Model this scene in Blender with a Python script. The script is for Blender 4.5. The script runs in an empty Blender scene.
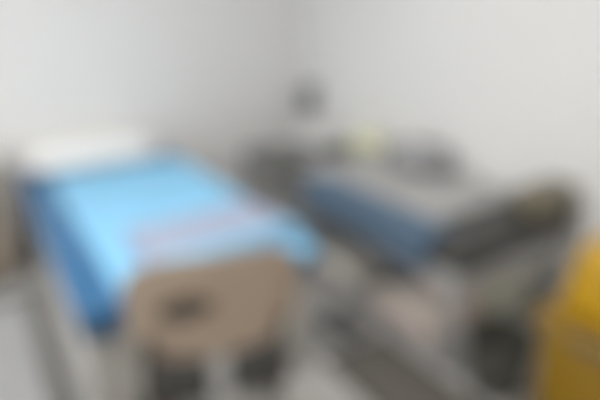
import bpy, bmesh, math, random
from mathutils import Vector, Matrix, noise
random.seed(4)
scene = bpy.context.scene
COL = scene.collection
PI = math.pi

# ------------------------------------------------------------------ materials
def lin(c):
    return tuple(((v/255)/12.92 if v/255 <= .04045 else ((v/255+.055)/1.055)**2.4) for v in c) + (1,)

def mat(name, rgb, rough=.6, metal=0, spec=.5, bump=0, bscale=60, vary=.0, vscale=6, coat=0):
    m = bpy.data.materials.new(name); m.use_nodes = True
    nt = m.node_tree; b = nt.nodes['Principled BSDF']
    b.inputs['Roughness'].default_value = rough
    b.inputs['Metallic'].default_value = metal
    b.inputs['Specular IOR Level'].default_value = spec
    b.inputs['Coat Weight'].default_value = coat
    tc = nt.nodes.new('ShaderNodeTexCoord')
    base = lin(rgb)
    if vary:
        n = nt.nodes.new('ShaderNodeTexNoise'); n.inputs['Scale'].default_value = vscale
        n.inputs['Detail'].default_value = 5
        r = nt.nodes.new('ShaderNodeValToRGB')
        lo = tuple(max(0, v*(1-vary)) for v in base[:3])+(1,)
        hi = tuple(min(1, v*(1+vary)) for v in base[:3])+(1,)
        r.color_ramp.elements[0].color = lo; r.color_ramp.elements[0].position = .3
        r.color_ramp.elements[1].color = hi; r.color_ramp.elements[1].position = .7
        nt.links.new(tc.outputs['Object'], n.inputs['Vector'])
        nt.links.new(n.outputs['Fac'], r.inputs['Fac'])
        nt.links.new(r.outputs['Color'], b.inputs['Base Color'])
    else:
        b.inputs['Base Color'].default_value = base
    if bump:
        n2 = nt.nodes.new('ShaderNodeTexNoise'); n2.inputs['Scale'].default_value = bscale
        n2.inputs['Detail'].default_value = 4
        bp = nt.nodes.new('ShaderNodeBump'); bp.inputs['Strength'].default_value = bump
        bp.inputs['Distance'].default_value = .01
        nt.links.new(tc.outputs['Object'], n2.inputs['Vector'])
        nt.links.new(n2.outputs['Fac'], bp.inputs['Height'])
        nt.links.new(bp.outputs['Normal'], b.inputs['Normal'])
    return m

def emit(name, rgb, s):
    m = bpy.data.materials.new(name); m.use_nodes = True
    b = m.node_tree.nodes['Principled BSDF']
    b.inputs['Base Color'].default_value = lin(rgb)
    b.inputs['Emission Color'].default_value = lin(rgb)
    b.inputs['Emission Strength'].default_value = s
    return m

def floor_mat():
    m = mat('linoleum', (174, 171, 168), .38, bump=.05, bscale=40, vary=.06, vscale=3)
    return m

M = dict(
    wall=mat('wall_paint', (224, 223, 222), .8, bump=.04, bscale=120, vary=.008, vscale=2),
    ceil=mat('ceiling_paint', (235, 235, 232), .9, bump=.05, bscale=80),
    floor=floor_mat(),
    base=mat('baseboard_vinyl', (190, 188, 184), .5),
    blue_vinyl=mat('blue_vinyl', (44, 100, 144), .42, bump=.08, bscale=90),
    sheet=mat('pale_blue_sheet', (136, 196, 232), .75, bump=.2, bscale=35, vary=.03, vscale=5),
    lavender=mat('lavender_blanket', (158, 165, 186), .95, bump=.3, bscale=140, vary=.05, vscale=9),
    blanket_side=mat('lavender_binding', (134, 182, 212), .9, bump=.2, bscale=140),
    white_towel=mat('off_white_terry', (222, 215, 206), .95, bump=.5, bscale=220),
    linen=mat('grey_white_linen', (232, 228, 220), .9, bump=.15, bscale=50),
    white_cloth=mat('white_cotton', (236, 236, 234), .9, bump=.15, bscale=50),
    grey_panel=mat('light_grey_laminate', (204, 202, 198), .5, vary=.03),
    taupe_panel=mat('taupe_laminate', (210, 208, 200), .5, vary=.04),
    metal=mat('grey_painted_steel', (178, 177, 175), .4, metal=.2),
    chrome=mat('chrome', (200, 200, 203), .22, metal=1),
    taupe=mat('taupe_plastic', (164, 147, 130), .5, bump=.05, bscale=200, vary=.03),
    seat_dark=mat('dark_seat_fabric', (50, 49, 46), .95, bump=.3, bscale=180),
    grip=mat('dark_brown_plastic', (74, 64, 54), .5),
    dark_leg=mat('dark_brown_metal', (88, 82, 74), .45, metal=.3),
    charcoal=mat('charcoal_vinyl', (58, 57, 55), .5, bump=.08, bscale=90, vary=.05),
    grey_vinyl=mat('grey_vinyl', (104, 103, 101), .5, bump=.08, bscale=90, vary=.04),
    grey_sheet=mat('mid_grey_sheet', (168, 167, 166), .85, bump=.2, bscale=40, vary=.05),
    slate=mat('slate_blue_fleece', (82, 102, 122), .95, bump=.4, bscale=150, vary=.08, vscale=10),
    pale_grey=mat('pale_grey_cotton', (205, 205, 204), .9, bump=.15, bscale=60),
    grey_cushion=mat('grey_cushion_cloth', (150, 150, 151), .9, bump=.3, bscale=160),
    yellow_paper=mat('pale_yellow_card', (234, 233, 200), .7),
    tissue=mat('tissue_paper', (240, 240, 238), .9),
    khaki=mat('khaki_canvas', (122, 117, 100), .9, bump=.4, bscale=200, vary=.08),
    strap=mat('brown_webbing', (92, 80, 66), .9),
    pink=mat('pale_pink_terry', (206, 178, 168), .95, bump=.5, bscale=220, vary=.04),
    greenbox=mat('grey_green_plastic', (204, 205, 188), .45),
    pinkbox=mat('pinkish_grey_plastic', (224, 208, 200), .5),
    black=mat('black_plastic', (80, 79, 73), .45, bump=.05, bscale=150),
    shoe=mat('dark_shoe_suede', (104, 103, 104), .8, bump=.2, bscale=120),
    shoe_in=mat('shoe_lining', (110, 106, 100), .9),
    sole=mat('shoe_sole', (52, 50, 48), .7),
    mat_=mat('charcoal_mat_pile', (102, 98, 92), .95, bump=.6, bscale=260, vary=.12, vscale=40),
    mat_edge=mat('mat_rubber_edge', (58, 56, 54), .7),
    yellow=mat('yellow_bin_shaded', (138, 106, 18), .42, bump=.03, bscale=120, vary=.03),  # shade on the bin body put into a darker yellow
    yellow_lid=mat('yellow_lid_lit', (176, 136, 12), .4),  # brighter copy of the bin yellow, for light on the upward-facing lid
    dispenser=mat('grey_dispenser_plastic', (136, 138, 144), .35),
    disp_dark=mat('dark_dispenser_window', (62, 66, 74), .25),
    cream=mat('cream_laminate', (216, 210, 192), .5),
    cab_face_shaded=mat('cream_laminate_shaded', (150, 138, 122), .55),  # cream cabinet body, its shading put into a darker colour
    steel=mat('brushed_steel', (140, 140, 141), .5, metal=.15),
    rubber=mat('dark_rubber', (84, 83, 81), .7),
    frame=mat('added_light_frame', (235, 235, 235), .5),
    lamp=emit('added_lamp_diffuser', (255, 253, 250), 6.2),
)

# ------------------------------------------------------------------ helpers
def link(name, bm, m, parent=None, smooth=True, loc=None, rotz=0, bevel=0):
    me = bpy.data.meshes.new(name)
    bmesh.ops.recalc_face_normals(bm, faces=bm.faces[:])
    bm.to_mesh(me); bm.free()
    me.materials.append(M[m] if isinstance(m, str) else m)
    if smooth:
        for p in me.polygons: p.use_smooth = True
        me.set_sharp_from_angle(angle=math.radians(38))
    o = bpy.data.objects.new(name, me); COL.objects.link(o)
    if parent: o.parent = parent
    if loc: o.location = loc
    o.rotation_euler = (0, 0, rotz)
    return o

def thing(name, label, cat, loc=(0, 0, 0), rotz=0, group=None):
    o = bpy.data.objects.new(name, None); COL.objects.link(o)
    o.empty_display_size = .1
    o.location = loc; o.rotation_euler = (0, 0, rotz)
    return tag(o, label, cat, group)

def tag(o, label, cat, group=None):
    o['label'] = label; o['category'] = cat
    if group: o['group'] = group
    return o

def box(x0, x1, y0, y1, z0, z1, bev=.0, seg=3, bm=None):
    bm = bm or bmesh.new()
    t = bmesh.new()
    bmesh.ops.create_cube(t, size=1)
    for v in t.verts:
        v.co = Vector(((x0+x1)/2+v.co.x*(x1-x0), (y0+y1)/2+v.co.y*(y1-y0), (z0+z1)/2+v.co.z*(z1-z0)))
    if bev:
        bmesh.ops.bevel(t, geom=t.edges[:], offset=bev, segments=seg, profile=.5, affect='EDGES', clamp_overlap=True)
    me = bpy.data.meshes.new('tmp'); t.to_mesh(me); t.free()
    bm.from_mesh(me); bpy.data.meshes.remove(me)
    return bm

def tube(pts, r, bm=None, n=12, closed=False):
    bm = bm or bmesh.new()
    pts = [Vector(p) for p in pts]
    N = len(pts); rings = []
    up = None
    for i, p in enumerate(pts):
        a = pts[(i-1) % N] if (closed or i > 0) else p
        b = pts[(i+1) % N] if (closed or i < N-1) else p
        d = (b-a).normalized()
        if up is None:
            up = d.orthogonal().normalized()
        up = (up - d*up.dot(d)).normalized()
        s = d.cross(up)
        rr = r[i] if isinstance(r, (list, tuple)) else r
        rings.append([bm.verts.new(p + (up*math.cos(2*PI*k/n) + s*math.sin(2*PI*k/n))*rr) for k in range(n)])
    for i in range(N if closed else N-1):
        A, B = rings[i], rings[(i+1) % N]
        for k in range(n):
            bm.faces.new((A[k], A[(k+1) % n], B[(k+1) % n], B[k]))
    if not closed:
        bm.faces.new(rings[0][::-1]); bm.faces.new(rings[-1])
    return bm

def arc(points, rad=.03, seg=5):
    """Round the inner corners of a polyline."""
    pts = [Vector(p) for p in points]; out = [pts[0]]
    for i in range(1, len(pts)-1):
        a, p, b = pts[i-1], pts[i], pts[i+1]
        u = (a-p).normalized(); v = (b-p).normalized()
        s = p+u*rad; e = p+v*rad
        for k in range(seg+1):
            t = k/seg
            out.append(s*(1-t)**2 + p*2*t*(1-t) + e*t*t)
    out.append(pts[-1])
    return out

def lathe(profile, n=40, bm=None, cap=True, sx=1, sy=1):
    bm = bm or bmesh.new()
    rings = []
    for r, z in profile:
        if r < 1e-5:
            rings.append([bm.verts.new((0, 0, z))])
        else:
            rings.append([bm.verts.new((r*math.cos(2*PI*k/n)*sx, r*math.sin(2*PI*k/n)*sy, z)) for k in range(n)])
    for A, B in zip(rings, rings[1:]):
        for k in range(n):
            if len(A) == 1 and len(B) == 1: continue
            if len(A) == 1: bm.faces.new((A[0], B[k], B[(k+1) % n]))
            elif len(B) == 1: bm.faces.new((A[k], A[(k+1) % n], B[0]))
            else: bm.faces.new((A[k], A[(k+1) % n], B[(k+1) % n], B[k]))
    return bm

def pillow_bm(sx, sy, h, nx=28, ny=20, seed=0, amp=.006, pw=.42):
    """A plump stuffed case: thick in the middle, pinched to a seam, resting on z = 0."""
    bm = bmesh.new(); top = {}; bot = {}
    for i in range(nx+1):
        for j in range(ny+1):
            u = i/nx*2-1; v = j/ny*2-1
            e = max(0, (1-u**4)*(1-v**4))**pw
            shrink = 1-.05*(v*v*abs(u)) ; shr2 = 1-.05*(u*u*abs(v))
            x = u*sx/2*shr2; y = v*sy/2*shrink
            w = amp*noise.noise(Vector((x*7+seed, y*7, seed)))*e
            ed = i in (0, nx) or j in (0, ny)
            top[i, j] = bm.verts.new((x, y, h*.32+h*.68*e+w))
            bot[i, j] = top[i, j] if ed else bm.verts.new((x, y, h*.32*(1-e)))
    for i in range(nx):
        for j in range(ny):
            bm.faces.new((top[i, j], top[i+1, j], top[i+1, j+1], top[i, j+1]))
            bm.faces.new((bot[i, j], bot[i, j+1], bot[i+1, j+1], bot[i+1, j]))
    return bm

def folded_bm(sx, sy, h, layers=3, seed=0, wob=.004):
    """A folded cloth: layers stacked, rounded at the fold."""
    bm = bmesh.new()
    t = h/layers
    for k in range(layers):
        dx = random.uniform(-wob, wob)*1.5; dy = random.uniform(-wob, wob)*1.5
        box(-sx/2+dx, sx/2+dx, -sy/2+dy, sy/2+dy, k*t, (k+1)*t+.0008, t*.46, 3, bm)
    bmesh.ops.subdivide_edges(bm, edges=[e for e in bm.edges if e.calc_length() > .08], cuts=7, use_grid_fill=True)
    for v in bm.verts:
        n = noise.noise(Vector((v.co.x*5+seed, v.co.y*5, seed*2)))
        v.co.z += n*wob*1.6*(v.co.z/h)
    return bm

def struct(name, bm, m, smooth=False):
    o = link(name, bm, m, None, smooth)
    o['kind'] = 'structure'
    return o

# ------------------------------------------------------------------ the room
XL, XR, YF, YB, H = -2.3, 2.44, -2.6, 3.72, 2.7
struct('floor', box(XL-.1, XR+.1, YF-.1, YB+.1, -.1, 0), 'floor')
struct('ceiling', box(XL-.1, XR+.1, YF-.1, YB+.1, H, H+.1), 'ceil')
struct('wall_back', box(XL-.1, XR+.1, YB, YB+.1, 0, H), 'wall')
struct('wall_right', box(XR, XR+.1, YF-.1, YB, 0, H), 'wall')
WY0, WY1, WZ0, WZ1 = .2, 3.0, .75, 2.25
bm = box(XL-.1, XL, YF-.1, WY0, 0, H)
box(XL-.1, XL, WY1, YB, 0, H, bm=bm); box(XL-.1, XL, WY0, WY1, 0, WZ0, bm=bm); box(XL-.1, XL, WY0, WY1, WZ1, H, bm=bm)
struct('wall_left', bm, 'wall')
bm = bmesh.new()
for y in (WY0, (WY0+WY1)/2-.03, WY1-.06): box(XL-.08, XL-.02, y, y+.06, WZ0, WZ1, .004, 2, bm)
for z in (WZ0, WZ1-.06): box(XL-.08, XL-.02, WY0, WY1, z, z+.06, .004, 2, bm)
wf = struct('added_window_1', bm, 'frame')  # added window, out of view; its opening lets in sky light as fill
link('added_sill', box(XL-.02, XL+.12, WY0-.05, WY1+.05, WZ0-.03, WZ0, .006, 2), 'frame', wf)

struct('wall_front', box(XL, XR, YF-.1, YF, 0, H), 'wall')
struct('baseboard_back', box(XL, XR-.012, YB-.012, YB, 0, .09, .003, 2), 'base')
struct('baseboard_right', box(XR-.012, XR, YF, YB, 0, .09, .003, 2), 'base')

# ceiling lamps, added out of view to light the room
def added_ceiling_light(x, y, first=[None]):
    t = thing('added_ceiling_light', 'added square white ceiling light panel, out of view in the ceiling', 'ceiling light', (x, y, H-.03), 0, 'added ceiling light panels')
    f = bmesh.new(); a, b = .6, .565
    box(-a, a, -a, -b, 0, .03, .002, 1, f); box(-a, a, b, a, 0, .03, .002, 1, f)
    box(-a, -b, -b, b, 0, .03, .002, 1, f); box(b, a, -b, b, 0, .03, .002, 1, f)
    link('added_light_frame', f, 'frame', t)
    link('diffuser', box(-b, b, -b, b, .008, .028), 'lamp', t, False)
ADDED_LAMPS = [(.65, 1.7), (-1.1, 1.7), (.65, -1.2), (-1.1, -1.2)]
for p in ADDED_LAMPS: added_ceiling_light(*p)

# ------------------------------------------------------------------ blue couch
BX0, BX1, BY0, BY1, BZ = .155, 1.148, 1.665, 3.66, .595
t = thing('treatment_couch', 'treatment couch with blue vinyl mattress on a grey panelled base, in left half', 'couch', ((BX0+BX1)/2, (BY0+BY1)/2, 0))
cx, cy = (BX0+BX1)/2, (BY0+BY1)/2
hw, hl = (BX1-BX0)/2, (BY1-BY0)/2
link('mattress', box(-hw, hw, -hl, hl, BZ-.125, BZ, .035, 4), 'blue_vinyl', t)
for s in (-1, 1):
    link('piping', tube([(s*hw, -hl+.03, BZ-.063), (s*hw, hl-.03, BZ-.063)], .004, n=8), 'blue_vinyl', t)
link('bed_deck', box(-hw+.01, hw-.01, -hl+.01, hl-.01, BZ-.16, BZ-.125, .006, 2), 'metal', t)
for s in (-1, 1):
    sp = link('side_panel', box(s*(hw-.035)-.012, s*(hw-.035)+.012, -hl+.07, hl-.04, .07, BZ-.16, .004, 2), 'grey_panel', t)
    for k in (-.22, .0, .22):
        link('panel_seam', box(s*(hw-.022)-.003, s*(hw-.022)+.003, k*hl*2-.004, k*hl*2+.004, .09, BZ-.18, .001, 1), 'metal', sp)
fp = link('end_panel', box(-hw+.05, hw-.05, -hl+.045, -hl+.069, .07, BZ-.16, .004, 2), 'taupe_panel', t)
fp['label'] = 'taupe panel closing the foot end'
link('end_panel', box(-hw+.05, hw-.05, hl-.065, hl-.041, .07, BZ-.16, .004, 2), 'taupe_panel', t)
for sx in (-1, 1):
    for sy in (-1, 1):
        lg = link('leg', box(sx*(hw-.085)-.022, sx*(hw-.085)+.022, sy*(hl-.105)-.022, sy*(hl-.105)+.022, .03, BZ-.16, .005, 2), 'metal', t)
        link('foot', lathe([(0, 0), (.028, 0), (.03, .006), (.027, .026), (.012, .032), (0, .032)], 20), 'rubber', lg, loc=(sx*(hw-.085), sy*(hl-.105), 0))

# pale blue sheet over the mattress, turned down a little over its edges
def sheet_bm(x0, x1, y0, y1, z, drop):
    """Lies flat from x0; turned down over the right and the foot edge."""
    bm = bmesh.new(); vs = {}
    nx, ny = 34, 64
    for i in range(nx+1):
        for j in range(ny+1):
            x = x0+(x1-x0+drop)*i/nx; y = y0-drop+(y1-y0+drop)*j/ny
            dz = 0
            if x > x1: dz = x1-x; x = x1+.008
            if y < y0: dz = min(dz, y-y0); y = y0-.008
            x += .008*noise.noise(Vector((y*3, 1, 1)))*(1-i/nx)
            n = noise.noise(Vector((x*3.2, y*2.1, 1)))*.002 + noise.noise(Vector((x*9, y*6, 1)))*.001
            vs[i, j] = bm.verts.new((x, y, z+.007+(n if dz == 0 else dz)))
    for i in range(nx):
        for j in range(ny):
            bm.faces.new((vs[i, j], vs[i+1, j], vs[i+1, j+1], vs[i, j+1]))
    return bm
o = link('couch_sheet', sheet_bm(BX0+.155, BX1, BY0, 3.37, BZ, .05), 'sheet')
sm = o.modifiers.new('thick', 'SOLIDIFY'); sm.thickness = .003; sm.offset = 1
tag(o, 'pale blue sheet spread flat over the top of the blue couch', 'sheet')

# white pillow at the head of the blue couch
o = link('pillow', pillow_bm(.84, .29, .16, seed=3), 'white_cloth', loc=(.62, 3.54, BZ+.001))
tag(o, 'plump white pillow at the head of the blue couch against the wall', 'pillow')

# folded blanket at the foot of the blue couch
t = thing('folded_blanket', 'pale lavender folded blanket at the foot of the blue couch', 'blanket', (.785, 1.945, BZ+.0125), .05)
link('blanket_body', folded_bm(.66, .42, .06, 3, 2), 'lavender', t)
b = bmesh.new()
box(-.332, .332, -.216, -.12, .004, .066, .012, 3, b)
bl = link('satin_binding', b, 'blanket_side', t); bl['label'] = 'light blue satin edge'

# ------------------------------------------------------------------ taupe-backed chair at the foot of the blue couch
def panel_back(w, h, th):
    """A rounded back panel, bowed about the sitter, standing on z = 0 and leaning to -y."""
    bm = bmesh.new(); nx, nz = 44, 30; F = {}; B = {}
    for i in range(nx+1):
        for j in range(nz+1):
            u = i/nx*2-1; v = j/nz*2-1
            # superellipse outline
            k = 3.6
            m = max(abs(u), abs(v), 1e-6); q = max(1e-6, (abs(u)**k+abs(v)**k)**(1/k))
            uu, vv = u*m/q, v*m/q
            x = uu*w/2; z = (vv+1)*h/2
            y = -.16*(z/h)**1.3*.5 + .05*uu*uu
            puff = th*(1-.55*m**6)
            F[i, j] = bm.verts.new((x, y+puff*.6, z)); B[i, j] = bm.verts.new((x, y-puff*.5, z))
    for i in range(nx):
        for j in range(nz):
            bm.faces.new((F[i, j], F[i+1, j], F[i+1, j+1], F[i, j+1]))
            bm.faces.new((B[i, j], B[i, j+1], B[i+1, j+1], B[i+1, j]))
    rim = [(i, 0) for i in range(nx)]+[(nx, j) for j in range(nz)]+[(i, nz) for i in range(nx, 0, -1)]+[(0, j) for j in range(nz, 0, -1)]
    for a, c in zip(rim, rim[1:]+rim[:1]):
        bm.faces.new((F[a], B[a], B[c], F[c]))
    return bm
t = thing('visitor_chair', 'taupe backed chair with a dark seat facing the foot end of the blue couch', 'chair', (.462, 1.17, 0), -.27)
bk = link('backrest', panel_back(.49, .36, .03), 'taupe', t, loc=(0, 0, .625))
bm = lathe([(0, -.006), (.85, -.006), (1, 0), (.93, .006), (0, .006)], 36)
for v in bm.verts: v.co.x *= .075; v.co.y *= .036
bmesh.ops.rotate(bm, verts=bm.verts[:], cent=(0, 0, 0), matrix=Matrix.Rotation(PI/2, 3, 'X'))
g = link('grip', bm, 'grip', bk, loc=(-.085, -.058, .205)); g['label'] = 'dark brown oval grip'
for sx in (-1, 1):
    link('back_post', tube(arc([(sx*.19, .26, .425), (sx*.19, .02, .425), (sx*.19, .01, .64), (sx*.19, -.01, .72)], .05), .0125), 'dark_leg', t)
link('back_bracket', box(-.03, .03, .004, .016, .43, .70, .004, 2), 'metal', t)
bm = box(-.23, .23, .03, .40, .435, .495, .028, 4)
link('seat', bm, 'seat_dark', t)['label'] = 'dark charcoal padded seat'
for sx in (-1, 1):
    for (y0, y1) in ((.06, -.02), (.33, .37)):
        p = [(sx*.15, y0, .42), (sx*.185, (y0+y1)/2, .40), (sx*.215, y1, .012)]
        lg = link('leg', tube(arc(p, .03), .0125, n=14), 'dark_leg', t)
        link('foot_cap', lathe([(0, 0), (.016, 0), (.0175, .004), (.016, .03), (.013, .032), (0, .032)], 18), 'rubber', lg, loc=(sx*.215, y1, 0))
link('seat_frame', tube([(-.15, .06, .425), (-.15, .33, .425), (.15, .33, .425), (.15, .06, .425)], .011, closed=True), 'dark_leg', t)

# ------------------------------------------------------------------ charcoal couch along the right wall
CX0, CX1, CY0, CY1, CZ = 1.572, 2.405, 1.21, 3.25, .62
t = thing('examination_couch', 'charcoal grey vinyl couch standing along the right wall', 'couch', ((CX0+CX1)/2, (CY0+CY1)/2, 0))
hw, hl = (CX1-CX0)/2, (CY1-CY0)/2
ccx, ccy = (CX0+CX1)/2, (CY0+CY1)/2
link('mattress', box(-hw, hw, -hl, hl-.52, CZ-.12, CZ, .028, 4), 'charcoal', t)
# raised headrest
bm = box(-hw, hw, -.01, .5, -.12, 0, .028, 4)
bmesh.ops.rotate(bm, verts=bm.verts[:], cent=(0, 0, -.06), matrix=Matrix.Rotation(math.radians(1.5), 3, 'X'))
hr = link('headrest', bm, 'grey_vinyl', t, loc=(0, hl-.51, CZ))
link('support_strut', tube([(-.2, .3, -.17), (-.2, .36, -.11)], .01), 'metal', hr)
link('support_strut', tube([(.2, .3, -.17), (.2, .36, -.11)], .01), 'metal', hr)
# frame
f = bmesh.new()
zf = CZ-.145
for s in (-1, 1):
    box(s*(hw-.03)-.02, s*(hw-.03)+.02, -hl+.02, hl-.03, zf-.085, zf+.025, .004, 2, f)
    box(-hw+.05, hw-.05, s*(hl-.045)-.02, s*(hl-.045)+.02, zf-.085, zf+.025, .004, 2, f)
link('frame', f, 'metal', t)
for sx in (-1, 1):
    for sy in (-1, 1):
        x, y = sx*(hw-.04), sy*(hl-.06)
        lg = link('leg', box(x-.021, x+.021, y-.021, y+.021, .02, zf-.02, .004, 2), 'metal', t)
        link('foot', lathe([(0, 0), (.026, 0), (.028, .006), (.025, .02), (0, .022)], 20), 'rubber', lg, loc=(x, y, 0))
link('lower_shelf', box(-hw+.03, hw-.03, -hl+.05, hl-.05, .045, .065, .004, 2), 'metal', t)

# mid grey sheet on the charcoal couch
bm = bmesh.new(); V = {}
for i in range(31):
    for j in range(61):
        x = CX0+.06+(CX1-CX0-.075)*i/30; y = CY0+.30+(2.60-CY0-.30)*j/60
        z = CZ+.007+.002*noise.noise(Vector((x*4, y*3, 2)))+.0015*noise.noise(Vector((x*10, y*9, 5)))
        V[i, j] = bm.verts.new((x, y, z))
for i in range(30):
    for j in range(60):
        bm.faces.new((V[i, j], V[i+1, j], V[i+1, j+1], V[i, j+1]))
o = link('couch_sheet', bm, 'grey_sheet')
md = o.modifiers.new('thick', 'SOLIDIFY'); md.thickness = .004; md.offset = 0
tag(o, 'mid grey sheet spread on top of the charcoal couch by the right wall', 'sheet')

# slate blue fleece hanging over the near side of the charcoal couch
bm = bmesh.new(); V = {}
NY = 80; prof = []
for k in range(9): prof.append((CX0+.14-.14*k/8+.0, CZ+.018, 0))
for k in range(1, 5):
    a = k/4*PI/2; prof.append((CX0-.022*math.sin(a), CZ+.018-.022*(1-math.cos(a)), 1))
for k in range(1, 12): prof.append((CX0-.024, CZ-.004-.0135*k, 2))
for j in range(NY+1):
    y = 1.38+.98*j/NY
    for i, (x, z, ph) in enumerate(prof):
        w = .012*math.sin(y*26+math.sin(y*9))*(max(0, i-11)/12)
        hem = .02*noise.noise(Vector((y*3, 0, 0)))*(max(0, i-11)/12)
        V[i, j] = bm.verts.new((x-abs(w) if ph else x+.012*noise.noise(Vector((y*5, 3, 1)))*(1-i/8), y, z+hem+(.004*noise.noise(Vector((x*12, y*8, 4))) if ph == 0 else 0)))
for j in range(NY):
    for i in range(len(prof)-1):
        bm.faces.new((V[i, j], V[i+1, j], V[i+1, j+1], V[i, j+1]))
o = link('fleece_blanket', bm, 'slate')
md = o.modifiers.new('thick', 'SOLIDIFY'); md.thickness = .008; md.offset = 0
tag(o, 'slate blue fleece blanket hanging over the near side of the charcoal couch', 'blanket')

# grey cushion, tissue box, khaki bag on the charcoal couch
o = link('cushion', pillow_bm(.28, .36, .17, seed=9), 'grey_cushion', loc=(2.24, 2.14, CZ+.014), rotz=.1)
hp = link('pillow', pillow_bm(.44, .36, .11, seed=5), 'pale_grey', loc=(2.17, 3.04, CZ+.016), rotz=.03)
tag(hp, 'pale grey flat pillow at the head of the charcoal couch near the wall corner', 'pillow')
tag(o, 'dark grey cushion lying on the grey sheet against the right wall', 'cushion')

t = thing('tissue_box', 'pale yellow tissue box on the charcoal couch by the right wall', 'tissue box', (2.30, 2.69, CZ+.014), .2)
link('carton', box(-.06, .06, -.11, .11, 0, .12, .004, 2), 'yellow_paper', t)
link('opening', lathe([(0, .1205), (.05, .1205), (.05, .1215), (0, .1215)], 28, sx=.6, sy=1.4), 'tissue', t)
bm = bmesh.new(); n = 24; rings = []
for k in range(7):
    z = .121+.012*k; r = .012+.006*k
    rings.append([bm.verts.new((r*(1+.25*math.sin(5*a*2*PI/n+k*.4))*.6*math.cos(2*PI*a/n), r*(1.2+.25*math.cos(3*a*2*PI/n+k))*math.sin(2*PI*a/n), z+.012*math.sin(3*2*PI*a/n)*(k/6))) for a in range(n)])
for A, B in zip(rings, rings[1:]):
    for a in range(n): bm.faces.new((A[a], A[(a+1) % n], B[(a+1) % n], B[a]))
o = link('tissue', bm, 'tissue', t)
md = o.modifiers.new('thick', 'SOLIDIFY'); md.thickness = .001

t = thing('shoulder_bag', 'khaki canvas shoulder bag on the foot end of the charcoal couch', 'bag', (2.265, 1.325, CZ+.003), .0)
bm = box(-.14, .14, -.10, .10, 0, .13, .045, 5)
bmesh.ops.subdivide_edges(bm, edges=[e for e in bm.edges if e.calc_length() > .08], cuts=5, use_grid_fill=True)
for v in bm.verts:
    if v.co.z > .01:
        v.co += Vector((0, 0, 1))*noise.noise(v.co*9)*.014
link('bag_body', bm, 'khaki', t)
link('flap', box(-.13, .13, -.108, .05, .085, .146, .022, 4), 'khaki', t)
link('buckle', box(-.02, .02, -.116, -.106, .09, .115, .002, 2), 'chrome', t)
link('bag_strap', tube(arc([(-.13, .02, .10), (-.17, -.02, .02), (-.15, -.115, .012), (.05, -.125, .012), (.145, -.10, .03), (.135, .02, .10)], .03), .009), 'strap', t)

# ------------------------------------------------------------------ linen and boxes on the lower shelf
SZ = .066
t = thing('storage_box', 'grey green plastic storage box under the foot end of the charcoal couch', 'box', (2.15, 1.50, SZ))
def storage(t, w, d, h, m, lidm):
    bm = bmesh.new()
    b = lathe([(0, 0), (1, 0)], 4)
    b.free()
    bm = box(-w/2, w/2, -d/2, d/2, 0, h, .02, 3)
    for v in bm.verts:
        k = .93+.07*(v.co.z/h); v.co.x *= k; v.co.y *= k
    link('box_body', bm, m, t)
    lid = link('lid', box(-w/2-.008, w/2+.008, -d/2-.008, d/2+.008, h, h+.025, .008, 2), lidm, t)
    for s in (-1, 1):
        link('clip', box(-.03, .03, s*(d/2+.010)-.004, s*(d/2+.010)+.004, h-.04, h+.016, .003, 2), 'grey_panel', lid)
storage(t, .38, .34, .26, 'greenbox', 'greenbox')
t = thing('storage_box', 'pinkish grey plastic storage box beside the grey green box under the couch', 'box', (1.852, 1.52, SZ))
storage(t, .17, .34, .25, 'pinkbox', 'pinkbox')
for k in range(2):
    o = link('folded_towel', folded_bm(.13, .42, .05, 2, 11+k), ('pink', 'white_towel')[k], loc=(1.672+.004*k, 1.60-.01*k, SZ+.001+.054*k), rotz=.02*k)
    tag(o, ('pale pink folded towel, lower of the pair on the shelf under the charcoal couch',
            'white folded towel on top of the pink towel under the charcoal couch')[k], 'towel', 'folded towels under the couch')
for k in range(2):
    o = link('folded_sheet', folded_bm(.24, .34, .05, 3, 21+k), 'linen', loc=(1.73, 2.16+.004*k, SZ+.001+.055*k), rotz=-.02*k)
    tag(o, ('white folded sheet lying on the shelf below another, behind the towels',
            'white folded sheet lying uppermost on the shelf behind the towels')[k], 'sheet', 'folded sheets under the couch')

# ------------------------------------------------------------------ floor things
t = thing('floor_mat', 'charcoal floor mat lying in the aisle before the dark shoes', 'mat', (1.35, 1.16, 0), .0)
link('pile', box(-.16, .16, -.43, .43, .004, .012, .003, 2), 'mat_', t)
b = bmesh.new()
for (a0, a1, b0, b1) in ((-.19, .19, -.46, -.43), (-.19, .19, .43, .46), (-.19, -.16, -.43, .43), (.16, .19, -.43, .43)):
    box(a0, a1, b0, b1, 0, .009, .003, 2, b)
link('rubber_edge', b, 'mat_edge', t)

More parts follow.
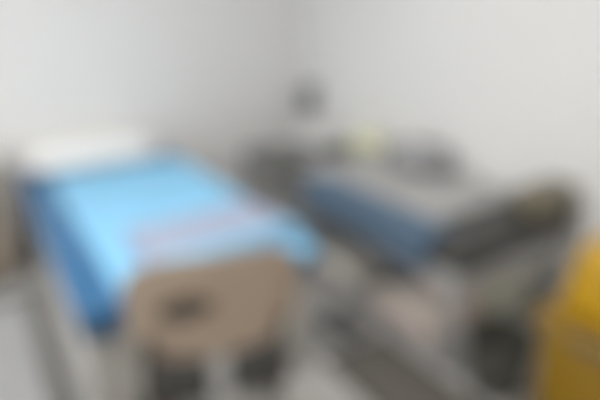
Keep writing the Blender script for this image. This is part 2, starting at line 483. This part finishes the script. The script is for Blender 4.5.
def shoe(label, x, y, rz, mirror):
    t = thing('shoe', label, 'shoe', (x, y, 0), rz, 'dark shoes in the aisle')
    def outline(s, zz, k):
        pts = []
        for a in range(32):
            th = 2*PI*a/32
            yy = math.sin(th); xx = math.cos(th)
            wdt = .046*(1-.18*(yy < -.1)) * (1-.12*math.exp(-((yy+.1)/.35)**2))
            off = .008*mirror*(yy > 0)*yy
            pts.append(Vector((xx*wdt*k+off, yy*.14*(.97+.03*k), zz)))
        return pts
    def stack(levels):
        bm = bmesh.new(); rings = [[bm.verts.new(p) for p in outline(0, z, k)] for z, k in levels]
        for A, B in zip(rings, rings[1:]):
            for a in range(32): bm.faces.new((A[a], A[(a+1) % 32], B[(a+1) % 32], B[a]))
        bm.faces.new(rings[0][::-1]); bm.faces.new(rings[-1])
        return bm
    link('sole', stack([(0, .95), (.003, 1.0), (.018, 1.0), (.021, .96)]), 'sole', t)
    up = stack([(.02, .95), (.035, .97), (.05, .86), (.058, .72), (.06, .5)])
    for v in up.verts:
        if v.co.z > .03:
            heel = max(0, -v.co.y/.14); toe = max(0, (v.co.y-.02)/.12)
            v.co.z += .03*heel*(v.co.z-.02)/.04 - .018*toe*(v.co.z-.02)/.04
    link('upper', up, 'shoe', t)
    op = stack([(.0, .5), (.004, .5)])
    for v in op.verts:
        v.co.y = v.co.y*.5-.055; v.co.x *= 1.15; v.co.z += .066-.12*(v.co.y+.055)
    link('opening', op, 'shoe_in', t)
shoe('dark shoe in the aisle, the one nearer the blue couch', 1.335, 1.76, .12, 1)
shoe('dark shoe in the aisle, the one nearer the charcoal couch', 1.455, 1.79, .02, -1)

# black wastebasket
t = thing('waste_bin', 'small black round waste bin on the floor beside the yellow bin', 'bin', (1.69, 1.06, 0))
link('bin_body', lathe([(0, 0), (.105, 0), (.11, .006), (.135, .26), (.128, .26), (.10, .012), (0, .012)], 44), 'black', t)
rim = lathe([(.128, .252), (.141, .252), (.144, .262), (.141, .275), (.128, .275), (.126, .26), (.128, .252)], 44)
link('rim', rim, 'black', t)

# yellow bin
t = thing('yellow_bin', 'tall yellow lidded bin at the right edge of the picture', 'bin', (1.735, .64, 0))
bm = box(-.20, .20, -.20, .20, .03, .53, .05, 5)
for v in bm.verts:
    k = .86+.14*(v.co.z/.53); v.co.x *= k; v.co.y *= k
link('bin_body', bm, 'yellow', t)
link('plinth', box(-.165, .165, -.165, .165, 0, .035, .01, 2), 'black', t)
link('lid_rim', box(-.215, .215, -.215, .215, .525, .57, .018, 3), 'yellow', t)
bm = box(-.19, .19, -.19, .19, .565, .86, .07, 6)
for v in bm.verts:
    if v.co.z > .57:
        k = 1-.18*((v.co.z-.57)/.28); v.co.x = v.co.x*k+.01; v.co.y = v.co.y*k-.01
ld = link('lid', bm, 'yellow_lid', t)
link('lid_handle_shadow', box(-.237, -.211, -.07, .07, .537, .557, .006, 2), 'black', ld)  # black handle also stands for the shadow notch beneath it
link('pedal', box(-.245, -.17, -.05, .05, .012, .028, .005, 2), 'black', t)

# ------------------------------------------------------------------ wall dispenser in the corner
t = thing('wall_dispenser', 'small grey dispenser fixed to the right wall in the corner', 'dispenser', (XR, 3.58, .735))
link('back_plate', box(-.008, 0, -.072, .072, .0, .25, .002, 2), 'disp_dark', t)
bm = box(-.10, -.008, -.068, .068, .035, .245, .02, 4)
for v in bm.verts:
    v.co.x = -.008+(v.co.x+.008)*(.75+.25*(v.co.z/.245))
c = link('cover', bm, 'dispenser', t)
link('level_window', box(-.1005, -.094, -.012, .012, .11, .18, .002, 2), 'disp_dark', c)
link('nozzle', lathe([(0, 0), (.010, 0), (.014, .02), (.016, .04), (0, .04)], 18), 'disp_dark', t, loc=(-.045, 0, .002))
link('push_lever', box(-.096, -.074, -.04, .04, .015, .05, .006, 2), 'disp_dark', t)

# ------------------------------------------------------------------ cream bedside cabinet left of the blue couch's head
t = thing('bedside_cabinet', 'cream bedside cabinet against the wall left of the blue couch', 'cabinet', (-.17, 3.49, 0))
link('body', box(-.19, .19, -.19, .20, .06, .72, .004, 2), 'cab_face_shaded', t)
link('top', box(-.205, .205, -.215, .205, .72, .745, .006, 2), 'cream', t)
d = link('drawer', box(-.18, .18, -.206, -.19, .55, .70, .004, 2), 'cab_face_shaded', t)
link('handle', tube(arc([(-.05, -.206, .625), (-.05, -.23, .625), (.05, -.23, .625), (.05, -.206, .625)], .01), .005), 'chrome', d)
d = link('door', box(-.18, .18, -.206, -.19, .08, .54, .004, 2), 'cab_face_shaded', t)
link('handle', tube(arc([(.14, -.206, .38), (.14, -.23, .38), (.14, -.23, .48), (.14, -.206, .48)], .01), .005), 'chrome', d)
link('plinth', box(-.18, .18, -.17, .19, 0, .06), 'rubber', t, False)

# ------------------------------------------------------------------ pale trolley at the left edge
TX0, TX1, TY0, TY1, TZ = -.50, .065, .80, 1.66, .74
t = thing('instrument_trolley', 'pale grey trolley with a dark rubber edge at the left edge of the picture', 'trolley', ((TX0+TX1)/2, (TY0+TY1)/2, 0))
tw, tl = (TX1-TX0)/2, (TY1-TY0)/2
link('tray_top', box(-tw+.05, tw-.05, -tl+.05, tl-.05, TZ-.025, TZ-.002, .004, 2), 'steel', t)
b = bmesh.new()
for s in (-1, 1):
    box(s*(tw-.03)-.03, s*(tw-.03)+.03, -tl, tl, TZ-.04, TZ+.005, .012, 3, b)
    box(-tw+.06, tw-.06, s*(tl-.03)-.03, s*(tl-.03)+.03, TZ-.04, TZ+.005, .012, 3, b)
link('rubber_edge', b, 'rubber', t)
link('lower_tray', box(-tw+.06, tw-.06, -tl+.06, tl-.06, .22, .24, .004, 2), 'steel', t)
for sx in (-1, 1):
    for sy in (-1, 1):
        x, y = sx*(tw-.07), sy*(tl-.07)
        lg = link('leg', tube([(x, y, .085), (x, y, TZ-.03)], .014, n=16), 'chrome', t)
        w = lathe([(0, -.012), (.034, -.012), (.04, -.006), (.04, .006), (.034, .012), (0, .012)], 24)
        bmesh.ops.rotate(w, verts=w.verts[:], cent=(0, 0, 0), matrix=Matrix.Rotation(PI/2, 3, 'Y'))
        link('caster_wheel', w, 'rubber', lg, loc=(x, y, .04))
        fb = bmesh.new()
        for s in (-1, 1): box(x+s*.018-.003, x+s*.018+.003, y-.012, y+.012, .035, .09, .001, 1, fb)
        box(x-.021, x+.021, y-.012, y+.012, .083, .09, .001, 1, fb)
        link('caster_fork', fb, 'chrome', lg)

# ------------------------------------------------------------------ world, camera
w = bpy.data.worlds.new('world'); scene.world = w; w.use_nodes = True
w.node_tree.nodes['Background'].inputs[0].default_value = (.97, .99, 1, 1)
w.node_tree.nodes['Background'].inputs[1].default_value = 4.0

cam = bpy.data.cameras.new('camera'); co = bpy.data.objects.new('camera', cam); COL.objects.link(co)
cam.sensor_width = 36; cam.lens = 506.1/600*36
co.location = (0, 0, 1.570)
yaw, pitch = .5698, .3598
R = Matrix.Rotation(-yaw, 4, 'Z') @ Matrix.Rotation(PI/2-pitch, 4, 'X') @ Matrix.Rotation(-.0089, 4, 'Z')
co.rotation_euler = R.to_euler()
cam.clip_start = .01
# the photograph is out of focus all over: the lens is focused far too close
DOF = True
cam.dof.use_dof = DOF
cam.dof.focus_distance = .10
cam.dof.aperture_fstop = 4.0
scene.camera = co

vs = scene.view_settings
vs.view_transform = 'Standard'; vs.look = 'None'; vs.gamma = 1; vs.use_curve_mapping = False
vs.exposure = 0.0
